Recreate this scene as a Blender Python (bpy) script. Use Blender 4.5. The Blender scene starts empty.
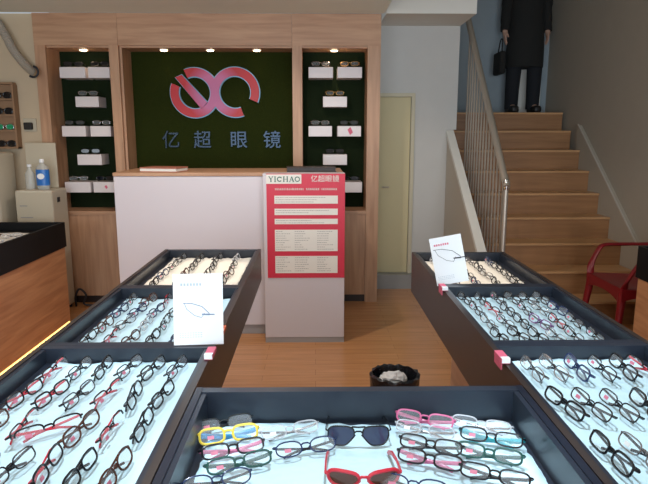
import bpy, bmesh, math, random
from mathutils import Vector, Matrix
random.seed(7)
PI = math.pi
scene = bpy.context.scene
COL = scene.collection

# ------------------------------------------------------------------ materials
def nodes_of(name):
    m = bpy.data.materials.new(name); m.use_nodes = True
    nt = m.node_tree; b = nt.nodes['Principled BSDF']
    return m, nt, b
def mat(name, col, rough=.5, metal=0, spec=.5, bump=0, bscale=200, var=0, vscale=8, emit=None, estr=0, alpha=1, trans=0, coat=0):
    m, nt, b = nodes_of(name)
    c = (*col, 1)
    b.inputs['Base Color'].default_value = c
    b.inputs['Roughness'].default_value = rough
    b.inputs['Metallic'].default_value = metal
    b.inputs['Specular IOR Level'].default_value = spec
    b.inputs['Coat Weight'].default_value = coat
    b.inputs['Transmission Weight'].default_value = trans
    b.inputs['Alpha'].default_value = alpha
    if emit:
        b.inputs['Emission Color'].default_value = (*emit, 1); b.inputs['Emission Strength'].default_value = estr
    tc = nt.nodes.new('ShaderNodeTexCoord')
    if var:
        n = nt.nodes.new('ShaderNodeTexNoise'); n.inputs['Scale'].default_value = vscale; n.inputs['Detail'].default_value = 4
        r = nt.nodes.new('ShaderNodeMapRange'); r.inputs['To Min'].default_value = 1-var; r.inputs['To Max'].default_value = 1+var
        mx = nt.nodes.new('ShaderNodeVectorMath'); mx.operation = 'SCALE'; mx.inputs[0].default_value = col
        nt.links.new(tc.outputs['Object'], n.inputs['Vector']); nt.links.new(n.outputs['Fac'], r.inputs['Value'])
        nt.links.new(r.outputs['Result'], mx.inputs['Scale']); nt.links.new(mx.outputs['Vector'], b.inputs['Base Color'])
    if bump:
        n2 = nt.nodes.new('ShaderNodeTexNoise'); n2.inputs['Scale'].default_value = bscale
        bp = nt.nodes.new('ShaderNodeBump'); bp.inputs['Strength'].default_value = bump; bp.inputs['Distance'].default_value = .01
        nt.links.new(tc.outputs['Object'], n2.inputs['Vector']); nt.links.new(n2.outputs['Fac'], bp.inputs['Height'])
        nt.links.new(bp.outputs['Normal'], b.inputs['Normal'])
    return m
def wood(name, c1, c2, axis='z', rough=.45, scale=1.0):
    m, nt, b = nodes_of(name)
    tc = nt.nodes.new('ShaderNodeTexCoord'); mp = nt.nodes.new('ShaderNodeMapping')
    s = {'x': (1.2, 16, 16), 'y': (16, 1.2, 16), 'z': (16, 16, 1.2)}[axis]
    mp.inputs['Scale'].default_value = tuple(v*scale for v in s)
    n = nt.nodes.new('ShaderNodeTexNoise'); n.inputs['Scale'].default_value = 1.6; n.inputs['Detail'].default_value = 7; n.inputs['Distortion'].default_value = .6
    r = nt.nodes.new('ShaderNodeValToRGB')
    r.color_ramp.elements[0].position = .32; r.color_ramp.elements[0].color = (*c1, 1)
    r.color_ramp.elements[1].position = .68; r.color_ramp.elements[1].color = (*c2, 1)
    nt.links.new(tc.outputs['Object'], mp.inputs['Vector']); nt.links.new(mp.outputs['Vector'], n.inputs['Vector'])
    nt.links.new(n.outputs['Fac'], r.inputs['Fac']); nt.links.new(r.outputs['Color'], b.inputs['Base Color'])
    b.inputs['Roughness'].default_value = rough
    return m
def floor_mat():
    m, nt, b = nodes_of('laminate_floor')
    tc = nt.nodes.new('ShaderNodeTexCoord')
    br = nt.nodes.new('ShaderNodeTexBrick'); br.offset = .37
    br.inputs['Scale'].default_value = 1; br.inputs['Brick Width'].default_value = .9; br.inputs['Row Height'].default_value = .09
    br.inputs['Mortar Size'].default_value = .0012; br.inputs['Mortar Smooth'].default_value = .2
    br.inputs['Color1'].default_value = (.57, .28, .12, 1); br.inputs['Color2'].default_value = (.51, .24, .095, 1); br.inputs['Mortar'].default_value = (.3, .13, .05, 1)
    mp = nt.nodes.new('ShaderNodeMapping'); mp.inputs['Scale'].default_value = (2, 26, 10)
    n = nt.nodes.new('ShaderNodeTexNoise'); n.inputs['Scale'].default_value = 1.5; n.inputs['Detail'].default_value = 6
    r = nt.nodes.new('ShaderNodeMapRange'); r.inputs['To Min'].default_value = .7; r.inputs['To Max'].default_value = 1.3
    mx = nt.nodes.new('ShaderNodeVectorMath'); mx.operation = 'SCALE'
    nt.links.new(tc.outputs['Object'], br.inputs['Vector']); nt.links.new(tc.outputs['Object'], mp.inputs['Vector'])
    nt.links.new(mp.outputs['Vector'], n.inputs['Vector']); nt.links.new(n.outputs['Fac'], r.inputs['Value'])
    nt.links.new(br.outputs['Color'], mx.inputs[0]); nt.links.new(r.outputs['Result'], mx.inputs['Scale'])
    nt.links.new(mx.outputs['Vector'], b.inputs['Base Color'])
    b.inputs['Roughness'].default_value = .22
    return m
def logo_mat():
    # colour gradient from the centre: red at the outer ends, pink violet in the middle of the mark
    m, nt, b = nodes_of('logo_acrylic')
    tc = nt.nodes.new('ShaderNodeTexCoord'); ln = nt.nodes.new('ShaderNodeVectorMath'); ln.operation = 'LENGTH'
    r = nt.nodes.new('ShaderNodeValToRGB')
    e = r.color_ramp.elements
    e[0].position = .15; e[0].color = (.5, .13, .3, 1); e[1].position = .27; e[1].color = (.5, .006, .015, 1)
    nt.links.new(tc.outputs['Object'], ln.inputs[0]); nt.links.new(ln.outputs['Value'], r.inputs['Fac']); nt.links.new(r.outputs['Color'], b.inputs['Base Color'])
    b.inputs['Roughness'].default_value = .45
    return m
M = {}
M['cab'] = wood('oak_laminate', (.40, .215, .12), (.54, .32, .19), 'z')
M['cabh'] = wood('oak_laminate_across', (.40, .215, .12), (.54, .32, .19), 'x')
M['casewood'] = wood('case_oak', (.4, .17, .075), (.58, .29, .14), 'y')
M['plinth'] = wood('pale_laminate', (.5, .3, .2), (.62, .4, .28), 'y')
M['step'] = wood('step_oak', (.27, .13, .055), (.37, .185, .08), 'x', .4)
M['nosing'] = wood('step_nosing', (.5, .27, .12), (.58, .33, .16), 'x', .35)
M['floor'] = floor_mat()
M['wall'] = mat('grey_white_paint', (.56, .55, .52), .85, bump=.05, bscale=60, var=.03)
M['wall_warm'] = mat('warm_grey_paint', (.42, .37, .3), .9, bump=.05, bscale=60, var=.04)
M['wall_cool'] = mat('cool_grey_paint', (.3, .35, .38), .85, var=.03)
M['wall_cream'] = mat('cream_paint', (.56, .44, .3), .85, var=.03)
M['ceil'] = mat('ceiling_paint', (.84, .88, .80), .9, var=.02)
M['beam'] = mat('beam_paint', (.74, .72, .66), .85, var=.02)
M['grass'] = mat('artificial_grass', (.026, .036, .006), .95, bump=1, bscale=260, var=.35, vscale=120, spec=.1)
M['darkback'] = mat('dark_green_felt', (.012, .02, .008), .95, bump=.6, bscale=260, var=.3, vscale=100, spec=.1)
M['white'] = mat('white_laminate', (.63, .59, .63), .4)
M['whiteblock'] = mat('white_acrylic', (.74, .68, .68), .35)
M['plinthgrey'] = mat('grey_edge', (.35, .34, .34), .5)
M['black'] = mat('black_lacquer', (.010, .013, .024), .35, spec=.4)
M['caseblack'] = mat('matt_black_laminate', (.004, .004, .005), .55, spec=.25)
M['browndark'] = mat('dark_brown_lacquer', (.032, .022, .02), .38)
M['trayin'] = mat('tray_inner', (.016, .021, .033), .32, spec=.5)
M['paper'] = mat('tissue_paper', (.56, .76, .85), .7, bump=.6, bscale=18)
M['paperw'] = mat('tissue_paper_cream', (.78, .76, .72), .8, bump=.25, bscale=25)
M['card'] = mat('white_card', (.84, .86, .88), .5)
M['cardgrey'] = mat('pale_grey_print', (.45, .5, .55), .6)
M['cardblue'] = mat('blue_grey_print', (.2, .28, .4), .6)
M['ink'] = mat('black_ink', (.02, .02, .025), .6)
M['inkgrey'] = mat('grey_ink', (.3, .29, .28), .7)
M['red'] = mat('poster_red', (.62, .02, .055), .45)
M['posterwhite'] = mat('poster_white', (.8, .78, .72), .5)
M['postergreen'] = mat('poster_green', (.02, .13, .1), .5)
M['pink'] = mat('pink_print', (.65, .12, .2), .6)
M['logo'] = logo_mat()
M['cyan'] = mat('pale_blue_edge', (.2, .4, .55), .4, metal=.2)
M['chrome'] = mat('brushed_steel', (.5, .58, .66), .16, metal=1)
M['signchrome'] = mat('dark_mirror_steel', (.03, .04, .055), .3, metal=1)
M['steel'] = mat('rail_steel', (.5, .44, .37), .4, metal=.6)
M['knob'] = mat('polished_cap', (.75, .75, .75), .15, metal=1)
M['door'] = mat('cream_door', (.58, .50, .29), .6, var=.04, vscale=3)
M['doorframe'] = mat('door_frame_paint', (.55, .50, .36), .6)
M['tile'] = mat('grey_tile', (.28, .28, .27), .4, var=.05)
M['stringer'] = mat('stringer_paint', (.5, .44, .36), .6)
M['skirt'] = mat('skirt_paint', (.5, .46, .4), .6)
M['redplastic'] = mat('red_plastic', (.22, .006, .012), .4)
M['bag'] = mat('black_bin_bag', (.008, .01, .015), .25, bump=.6, bscale=30)
M['machine'] = mat('ivory_plastic', (.55, .5, .4), .5)
M['machineside'] = mat('ivory_plastic_side', (.4, .36, .3), .5)
M['cream'] = mat('cream_plastic', (.5, .44, .33), .5)
M['hose'] = mat('ribbed_hose', (.36, .31, .25), .6)
M['bottleblue'] = mat('blue_bottle_label', (.02, .15, .5), .35)
M['bottleclear'] = mat('cloudy_plastic', (.6, .6, .56), .2, alpha=.55)
M['darkwood'] = mat('dark_wood_rack', (.3, .17, .09), .5, var=.1)
M['lampring'] = mat('lamp_ring', (.8, .75, .7), .4)
M['lampglow'] = mat('lamp_glow', (1, .8, .55), .4, emit=(1, .72, .42), estr=14)
M['led'] = mat('led_strip_glow', (1, .8, .4), .4, emit=(1, .66, .2), estr=2.6)
M['skin'] = mat('skin', (.5, .3, .22), .6)
M['coat'] = mat('dark_coat_cloth', (.012, .012, .011), .9, bump=.3)
M['jeans'] = mat('dark_denim', (.008, .010, .014), .9)
M['hair'] = mat('dark_hair', (.01, .008, .007), .6)
M['shoe'] = mat('dark_shoe', (.01, .01, .01), .5)
M['lens'] = mat('clear_lens', (.85, .9, .95), .05, alpha=.07, spec=.6)
M['lensdark'] = mat('smoked_lens', (.035, .045, .09), .12, spec=.6)
M['lensbrown'] = mat('brown_lens', (.10, .035, .02), .12, spec=.6)
M['lensblack'] = mat('black_lens', (.006, .006, .008), .1)
M['lensgreen'] = mat('mirror_green_lens', (.05, .5, .25), .15, metal=.6)
M['magazine'] = mat('magazine_cover', (.42, .15, .1), .4)
M['folder'] = mat('black_folder', (.03, .022, .02), .5)
M['rust'] = mat('orange_label', (.55, .1, .03), .5)
FR = {  # frame colours
 'black': mat('frame_black', (.008, .009, .012), .25), 'navy': mat('frame_navy', (.015, .03, .09), .25),
 'brown': mat('frame_brown', (.07, .025, .015), .25), 'silver': mat('frame_silver', (.35, .33, .34), .25, metal=.9),
 'red': mat('frame_red', (.55, .02, .04), .3), 'teal': mat('frame_teal', (.01, .30, .36), .25),
 'yellow': mat('frame_yellow', (.75, .55, .06), .3), 'blue': mat('frame_blue', (.02, .25, .55), .3),
 'pink': mat('frame_pink', (.55, .12, .25), .3), 'green': mat('frame_green', (.015, .07, .06), .25),
 'crystal': mat('frame_crystal', (.6, .62, .66), .15, alpha=.6), 'purple': mat('frame_purple', (.16, .05, .2), .3),
 'gold': mat('frame_gold', (.5, .3, .1), .3, metal=.8), 'tagpink': mat('tag_pink', (.6, .18, .26), .6), 'tagwhite': mat('tag_white', (.8, .8, .8), .6)}

# ------------------------------------------------------------------ mesh builder
class MB:
    def __init__(s): s.v = []; s.f = []
    def add(s, vs, fs, T=None):
        o = len(s.v)
        for v in vs:
            v = Vector(v); s.v.append(T @ v if T else v)
        s.f += [tuple(i+o for i in f) for f in fs]; return s
    def box(s, x0, x1, y0, y1, z0, z1, T=None):
        vs = [(x, y, z) for z in (z0, z1) for y in (y0, y1) for x in (x0, x1)]
        return s.add(vs, [(0, 2, 3, 1), (4, 5, 7, 6), (0, 1, 5, 4), (2, 6, 7, 3), (0, 4, 6, 2), (1, 3, 7, 5)], T)
    def rbox(s, x0, x1, y0, y1, z0, z1, r=.005, T=None, seg=2):
        bm = bmesh.new()
        bmesh.ops.create_cube(bm, size=1)
        for v in bm.verts:
            v.co = Vector(((x0+x1)/2+v.co.x*(x1-x0), (y0+y1)/2+v.co.y*(y1-y0), (z0+z1)/2+v.co.z*(z1-z0)))
        bmesh.ops.bevel(bm, geom=bm.edges[:], offset=r, segments=seg, affect='EDGES', profile=.5)
        s.add([v.co.copy() for v in bm.verts], [tuple(v.index for v in f.verts) for f in bm.faces], T); bm.free(); return s
    def tube(s, pts, r, n=6, closed=False, T=None, flat=None, cap=True):
        pts = [Vector(p) for p in pts]; N = len(pts)
        rs = r if isinstance(r, (list, tuple)) else [r]*N
        vs = []; ref = None
        for i, p in enumerate(pts):
            a = pts[(i-1) % N] if (closed or i > 0) else p
            b = pts[(i+1) % N] if (closed or i < N-1) else p
            t = (b-a).normalized()
            if ref is None:
                ref = Vector((0, 0, 1)) if abs(t.z) < .9 else Vector((1, 0, 0))
                if flat: ref = Vector(flat)
            u = (ref - t*ref.dot(t))
            if u.length < 1e-6: u = t.orthogonal()
            u.normalize(); w = t.cross(u)
            if not flat: ref = u
            for k in range(n):
                an = 2*PI*k/n
                k1, k2 = (1, 1) if not isinstance(rs[i], tuple) else rs[i]
                rr = rs[i] if not isinstance(rs[i], tuple) else 1
                vs.append(p + u*math.cos(an)*rr*k1 + w*math.sin(an)*rr*k2)
        fs = []
        for i in range(N if closed else N-1):
            j = (i+1) % N
            for k in range(n):
                l = (k+1) % n; fs.append((i*n+k, i*n+l, j*n+l, j*n+k))
        if not closed and cap:
            fs.append(tuple(range(n-1, -1, -1))); fs.append(tuple((N-1)*n+k for k in range(n)))
        return s.add(vs, fs, T)
    def lathe(s, prof, n=20, T=None, sx=1, sy=1):
        vs = []; fs = []
        for r, z in prof:
            for k in range(n):
                a = 2*PI*k/n; vs.append((r*math.cos(a)*sx, r*math.sin(a)*sy, z))
        for i in range(len(prof)-1):
            for k in range(n):
                l = (k+1) % n; fs.append((i*n+k, i*n+l, (i+1)*n+l, (i+1)*n+k))
        fs.append(tuple(range(n-1, -1, -1))); fs.append(tuple((len(prof)-1)*n+k for k in range(n)))
        return s.add(vs, fs, T)
    def prism(s, poly, y0, y1, T=None):     # polygon in x,z extruded along y
        n = len(poly)
        vs = [(x, y0, z) for x, z in poly]+[(x, y1, z) for x, z in poly]
        fs = [tuple(range(n)), tuple(range(2*n-1, n-1, -1))]+[(i, i+n, (i+1) % n+n, (i+1) % n) for i in range(n)]
        return s.add(vs, fs, T)
    def prismx(s, poly, x0, x1, T=None):    # polygon in y,z extruded along x
        n = len(poly)
        vs = [(x0, y, z) for y, z in poly]+[(x1, y, z) for y, z in poly]
        fs = [tuple(range(n-1, -1, -1)), tuple(range(n, 2*n))]+[(i, (i+1) % n, (i+1) % n+n, i+n) for i in range(n)]
        return s.add(vs, fs, T)
    def build(s, name, m, parent=None, smooth=False, loc=None):
        me = bpy.data.meshes.new(name); me.from_pydata([tuple(v) for v in s.v], [], s.f)
        bm = bmesh.new(); bm.from_mesh(me); bmesh.ops.recalc_face_normals(bm, faces=bm.faces[:]); bm.to_mesh(me); bm.free()
        if smooth:
            for p in me.polygons: p.use_smooth = True
            if smooth != 'all':
                me.set_sharp_from_angle(angle=math.radians(40))
        me.materials.append(m)
        o = bpy.data.objects.new(name, me); COL.objects.link(o)
        if parent: o.parent = parent
        if loc: o.location = loc
        return o
def empty(name, loc=(0, 0, 0), rz=0):
    o = bpy.data.objects.new(name, None); COL.objects.link(o); o.location = loc; o.rotation_euler.z = rz; o.empty_display_size = .05
    return o
def tag(o, label, cat, group=None, kind=None):
    o['label'] = label; o['category'] = cat
    if group: o['group'] = group
    if kind: o['kind'] = kind
    return o
def struct(o, label=None): 
    o['kind'] = 'structure'
    return o
def sbox(name, m, *b): return struct(MB().box(*b).build(name, m))
def kids(o): return [c for c in o.children]
def copy_tree(o, parent=None):
    c = o.copy(); COL.objects.link(c)
    if parent: c.parent = parent
    for ch in kids(o): copy_tree(ch, c)
    return c
def text_obj(body, size, ext, m, name, parent, M4, bold=0):
    cu = bpy.data.curves.new('t', 'FONT'); cu.body = body; cu.size = size; cu.extrude = ext; cu.align_x = 'CENTER'; cu.align_y = 'CENTER'; cu.offset = bold
    t = bpy.data.objects.new('t', cu); COL.objects.link(t)
    bpy.context.view_layer.update()
    dg = bpy.context.evaluated_depsgraph_get()
    me = bpy.data.meshes.new_from_object(t.evaluated_get(dg)); me.transform(M4)
    bpy.data.objects.remove(t)
    me.materials.clear(); me.materials.append(m); me.name = name
    o = bpy.data.objects.new(name, me); COL.objects.link(o); o.parent = parent
    return o
FACE = Matrix.Rotation(PI/2, 4, 'X')     # text standing up, facing -y
def TL(x, y, z): return Matrix.Translation((x, y, z))

# ------------------------------------------------------------------ setting
sbox('floor', M['floor'], -3.2, 2.8, -2.6, 7.1, -.1, 0)
sbox('ceiling', M['ceil'], -3.2, .585, -2.6, 5.16, 2.5, 2.6)
sbox('ceiling_stairwell', M['ceil'], .585, 2.8, -2.6, 7.1, 4.0, 4.1)
sbox('wall_left', M['wall_cream'], -3.2, -3.1, -2.6, 5.2, 0, 2.5)
sbox('wall_alcove', M['wall_cream'], -3.2, -2.36, 5.2, 5.3, 0, 2.5)
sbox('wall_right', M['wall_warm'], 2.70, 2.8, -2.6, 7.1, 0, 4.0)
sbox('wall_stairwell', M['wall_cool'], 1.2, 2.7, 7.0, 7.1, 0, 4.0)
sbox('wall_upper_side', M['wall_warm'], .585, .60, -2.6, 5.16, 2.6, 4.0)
sbox('wall_cabinet_back', M['wall'], -2.36, .585, 5.52, 5.6, 0, 2.6)
# wall carrying the narrow door, with its opening
w = MB(); w.box(.585, 1.30, 5.75, 5.85, 0, 2.5); w.box(1.30, 1.36, 5.75, 5.85, 1.55, 2.5)
w.box(.93, 1.30, 5.72, 5.75, 0, 2.5); w.box(1.30, 1.36, 5.72, 5.75, 1.55, 2.5); w.box(.585, .93, 5.72, 5.75, 1.86, 2.5)
struct(w.build('wall_back', M['wall']))
sbox('wall_stair_side', M['wall'], 1.27, 1.36, 5.86, 7.0, 0, 4.0)
sbox('beam_upper_floor', M['beam'], .602, 1.36, 5.16, 5.84, 2.501, 4.0)
# shopfront
b = MB(); b.box(-3.1, -2.9, -2.6, -2.5, 0, 2.5); b.box(2.5, 2.7, -2.6, -2.5, 0, 4.0); b.box(.6, 2.5, -2.6, -2.5, 2.7, 4.0); b.box(-2.9, .585, -2.6, -2.5, 2.42, 2.5)
struct(b.build('wall_front', M['wall']))
b = MB()
for x in (-1.5, -.1, 1.2): b.box(x-.03, x+.03, -2.58, -2.52, 0, 2.42 if x < .6 else 2.7)
b.box(-2.9, 2.5, -2.58, -2.52, 0, .06)
struct(b.build('window_shopfront', M['steel']))
d = struct(MB().rbox(.60, .918, 5.722, 5.747, .142, 1.855, .004).build('door_1', M['door']))
f = MB(); f.box(.92, .955, 5.695, 5.719, .142, 1.89); f.box(.60, .92, 5.695, 5.719, 1.857, 1.89); f.build('door_frame', M['doorframe'], d)
MB().tube([(.66, 5.722, 1.0), (.66, 5.69, 1.0), (.72, 5.69, 1.0)], .008, 8).build('door_handle', M['steel'], d, True)
sbox('trim_threshold', M['tile'], .585, 1.265, 5.62, 5.718, 0, .14)

# staircase
st = empty('staircase', (0, 0, 0)); st['kind'] = 'structure'
st.name = 'staircase'
for i in range(1, 10):
    y = 4.482+.238*(i-1); z = .193*i
    y1 = y+.238 if i < 9 else 6.999
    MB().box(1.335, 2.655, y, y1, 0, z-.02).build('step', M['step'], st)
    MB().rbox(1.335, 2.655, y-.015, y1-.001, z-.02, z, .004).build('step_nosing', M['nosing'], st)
pw = MB().prismx([(4.46, 0), (5.715, 0), (5.715, 1.50), (4.46, .565)], 1.275, 1.33).build('trim_stair_parapet', M['stringer']); struct(pw)
cap = MB().prismx([(4.44, .55), (5.715, 1.501), (5.715, 1.545), (4.44, .595)], 1.262, 1.334).build('parapet_cap', M['beam'], pw)
sk = struct(MB().prismx([(4.30, 0), (4.5, 0), (6.0, 1.2), (6.0, 1.60), (4.30, .27)], 2.656, 2.699).build('baseboard_stairs', M['wall_warm']))
MB().tube([(2.66, 4.3, .277), (2.66, 6.0, 1.607)], .007, 6).build('baseboard_edge', M['skirt'], sk)
# balustrade
ba = tag(empty('stair_balustrade', (1.48, 4.52, .193)), 'thin-rodded metal balustrade with a sloping handrail on the left side of the wooden stairs', 'railing')
def rail(t): return Vector((1.478+.0*t, 4.50+1.4*t, 1.105+1.48*t))
o0 = Vector((1.48, 4.52, .193))
MB().tube([rail(0)-o0, rail(1)-o0], (.028), 10).build('handrail', M['steel'], ba, True)
MB().tube([(0, 0, 0), (0, 0, .93)], .02, 12).build('newel_post', M['steel'], ba, True)
MB().lathe([(.0, .88), (.024, .89), (.028, .92), (.028, .95), (.02, .97), (0, .975)], 12).build('newel_cap', M['knob'], ba, True)
for k in range(1, 16):
    t = k/16; p = rail(t); st_i = int((p.y-4.482)/.238)+1
    MB().tube([(p.x-o0.x, p.y-o0.y, .193*st_i-o0.z+.0005), (p.x-o0.x, p.y-o0.y, p.z-o0.z-.02)], .0085, 6).build('baluster', M['steel'], ba, True)

# ------------------------------------------------------------------ built-in display wall
Y0 = 5.16
def downlight(x, y, z, parent):
    MB().lathe([(.0, -.006), (.040, -.006), (.042, 0)], 20, TL(x, y, z)).build('lamp_ring', M['lampring'], parent, True)
    MB().lathe([(.0, -.012), (.028, -.012), (.03, -.007)], 20, TL(x, y, z)).build('lamp_glow', M['lampglow'], parent, True)
def spot(x, y, z, e, ang=100, blend=.6, col=(1, .74, .48), tgt=None, r=.03):
    L = bpy.data.lights.new('spot', 'SPOT'); L.energy = e; L.spot_size = math.radians(ang); L.spot_blend = blend; L.color = col; L.shadow_soft_size = r
    o = bpy.data.objects.new('niche_or_added_spot', L); COL.objects.link(o); o.location = (x, y, z)  # shared by the niche downlights and the lamps added overhead
    if tgt: o.rotation_euler = (Vector(tgt)-Vector((x, y, z))).to_track_quat('-Z', 'Y').to_euler()
    return o
def cabinet(name, label, x0, x1, sl, sr, deep, backm, lights):
    c = tag(empty(name, ((x0+x1)/2, Y0+.2, 0)), label, 'cabinet'); ox, oy = (x0+x1)/2, Y0+.2
    def P(nm, m, *bx):
        a = MB(); a.box(bx[0]-ox, bx[1]-ox, bx[2]-oy, bx[3]-oy, bx[4], bx[5]); return a.build(nm, m, c)
    P('fascia', M['cabh'], x0, x1, Y0, Y0+.03, 2.24, 2.497)
    P('niche_top', M['cabh'], x0, x1, Y0+.03, 5.5, 2.225, 2.27)
    if sl: P('side_panel', M['cab'], x0, x0+sl, Y0, 5.5, 0, 2.24)
    if sr: P('side_panel', M['cab'], x1-sr, x1, Y0, 5.5, 0, 2.24)
    P('back_panel', backm, x0+sl, x1-sr, 5.44, 5.5, .84, 2.225)
    P('bottom_ledge', M['cabh'], x0+sl, x1-sr, Y0-.01, 5.5, .81, .84)
    d1 = P('cabinet_door', M['cab'], x0+sl+.002, x1-sr-.002, Y0+.004, Y0+.022, .07, .808)
    P('kickboard', M['browndark'], x0+sl, x1-sr, Y0+.03, Y0+.05, 0, .07)
    for lx in lights: downlight(lx-ox, 5.29-oy, 2.225, c)
    return c
cabinet('display_cabinet', 'oak display niche at the left with ten small white plinths on dark green backing', -2.35, -1.652, .09, .078, .3, M['darkback'], [-1.99])
cabinet('display_cabinet', 'tall oak display niche at the right, beside the pale yellow door', -.19, .56, .083, .11, .3, M['darkback'], [.17])
# middle: grass panel wall
c = cabinet('feature_wall_unit', 'wide oak unit framing the green artificial grass wall with the logo', -1.650, -.192, .0, .0, .3, M['grass'], [-1.30, -.90, -.50])
# inner cheek at left of the grass wall
MB().box(-1.650-c.location.x, -1.63-c.location.x, Y0+.03-c.location.y, 5.44-c.location.y, .84, 2.225).build('inner_cheek', M['cab'], c)

for x, e in ((-1.99, 2.0), (.17, 3.0)): spot(x, 5.29, 2.19, e, 130, .8, tgt=(x, 5.36, 1))
for x in (-1.30, -.90, -.50): spot(x, 5.29, 2.19, .5, 120, .8, tgt=(x, 5.4, 1))

# logo sign
lg = tag(empty('logo_sign', (-.895, 5.425, 1.875)), 'red and pink sign of two interlocked open rings on the grass wall', 'sign')
def arc(cx, cz, r0, r1, a0, a1, y0, y1, mb, n=40):
    a0, a1 = math.radians(a0), math.radians(a1)
    po = [(cx+r1*math.cos(a0+(a1-a0)*i/n), cz+r1*math.sin(a0+(a1-a0)*i/n)) for i in range(n+1)]
    pi_ = [(cx+r0*math.cos(a0+(a1-a0)*i/n), cz+r0*math.sin(a0+(a1-a0)*i/n)) for i in range(n+1)]
    for i in range(n):
        mb.prism([po[i], po[i+1], pi_[i+1], pi_[i]], y0, y1)
cL, cR, RO, RI = -.177, .183, .216, .142
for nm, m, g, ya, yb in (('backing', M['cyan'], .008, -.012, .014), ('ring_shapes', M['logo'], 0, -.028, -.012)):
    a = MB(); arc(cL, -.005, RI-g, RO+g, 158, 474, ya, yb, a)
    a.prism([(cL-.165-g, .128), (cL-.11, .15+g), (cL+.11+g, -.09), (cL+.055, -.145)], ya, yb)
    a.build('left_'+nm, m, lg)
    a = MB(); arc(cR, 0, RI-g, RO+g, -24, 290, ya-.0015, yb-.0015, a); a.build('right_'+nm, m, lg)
ch = tag(empty('sign_lettering', (-.86, 5.43, 1.455)), 'row of four chrome Chinese characters below the logo', 'sign')
for k, (cc, x) in enumerate(zip('亿超眼镜', (-1.305, -1.022, -.692, -.39))):
    text_obj(cc, .165, .012, M['signchrome'], 'character', ch, TL(x+.86, 0, -.008) @ FACE, .001)

# ------------------------------------------------------------------ reception counter + podium
rc = tag(empty('reception_counter', (-.9, 4.6, 0)), 'long white reception counter with an oak top in front of the grass wall', 'counter')
MB().rbox(-.56, 1.105, -.32, .26, .08, 1.205, .004).build('front_body', M['white'], rc)
MB().box(-.55, 1.095, -.29, .26, 0, .08).build('kickboard', M['plinthgrey'], rc)
MB().rbox(-.563, 1.108, -.326, .26, 1.206, 1.232, .004).build('counter_top', M['cabh'], rc)
po = tag(empty('podium', (-.08, 4.255, 0)), 'white podium at the right end of the counter carrying the red poster', 'podium')
MB().rbox(-.285, .290, -.15, -.0, .04, 1.225, .004).build('body', M['white'], po)
MB().box(-.285, .290, -.145, -.0, 0, .04).build('base_edge', M['plinthgrey'], po)
MB().box(-.285, .290, -.15, -.0, 1.2255, 1.235).build('top', M['white'], po)
# poster
ps = tag(empty('notice_poster', (-.065, 4.102, .86)), 'red price poster with white panels on the front of the white podium', 'poster')
MB().box(-.275, .275, -.002, .002, -.37, .375).build('sheet', M['red'], ps)
MB().box(-.275, -.03, -.0035, -.0022, .305, .37).build('name_panel', M['posterwhite'], ps)
# serif capitals cut by hand
def letters():
    a = MB(); Y = (-.0048, -.0036); h = .036; z0 = .319
    def V(x, wd, za=0, zb=1): a.prism([(x-wd/2, z0+h*za), (x+wd/2, z0+h*za), (x+wd/2, z0+h*zb), (x-wd/2, z0+h*zb)], *Y)
    def ser(x, z, w=.012): a.prism([(x-w/2, z0+h*z-.0012), (x+w/2, z0+h*z-.0012), (x+w/2, z0+h*z+.0012), (x-w/2, z0+h*z+.0012)], *Y)
    def stroke(x0, za, x1, zb, wd): a.prism([(x0-wd/2, z0+h*za), (x0+wd/2, z0+h*za), (x1+wd/2, z0+h*zb), (x1-wd/2, z0+h*zb)], *Y)
    x = -.255  # Y
    V(x+.013, .007, 0, .5); stroke(x+.013, .45, x+.001, 1, .007); stroke(x+.013, .45, x+.025, 1, .004); ser(x+.013, 0, .015); ser(x+.001, 1, .013); ser(x+.025, 1, .011)
    x += .042  # I
    V(x, .007); ser(x, 0, .015); ser(x, 1, .015)
    x += .027  # C
    arc(x+.004, z0+h/2, .011, .018, 40, 320, *Y, a, 18); V(x+.017, .003, .66, .98)
    x += .034  # H
    V(x, .007); V(x+.024, .007); stroke(x, .47, x+.024, .47, .003); a.prism([(x, z0+h*.46), (x+.024, z0+h*.46), (x+.024, z0+h*.54), (x, z0+h*.54)], *Y)
    for q in (x, x+.024): ser(q, 0, .014); ser(q, 1, .014)
    x += .043  # A
    stroke(x-.002, 0, x+.011, 1, .004); stroke(x+.024, 0, x+.011, 1, .008); a.prism([(x+.003, z0+h*.3), (x+.02, z0+h*.3), (x+.02, z0+h*.38), (x+.003, z0+h*.38)], *Y); ser(x-.002, 0, .011); ser(x+.024, 0, .014)
    x += .051  # O
    arc(x, z0+h/2, .0125, .0185, 0, 360, *Y, a, 20)
    return a
letters().build('name_letters', M['postergreen'], ps)
text_obj('亿超眼镜', .05, .0006, M['posterwhite'], 'chinese_name', ps, TL(.135, -.0035, .337) @ FACE, 0)
random.seed(3)
a = MB()
x = -.215
while x < .215:
    wd = random.uniform(.006, .014); zz = .268
    if not (-.02 < x < 0 or .085 < x < .1):
        a.box(x, x+wd, -.0036, -.0022, zz-.007, zz-.003); a.box(x, x+wd*.8, -.0036, -.0022, zz+.001, zz+.005); a.box(x+wd*.3, x+wd*.5, -.0036, -.0022, zz-.007, zz+.008)
    x += wd+.003
a.build('sub_line', M['posterwhite'], ps)
panels = [(.165, .222), (.085, .13), (.02, .058), (-.175, -.02), (-.335, -.21)]
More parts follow.
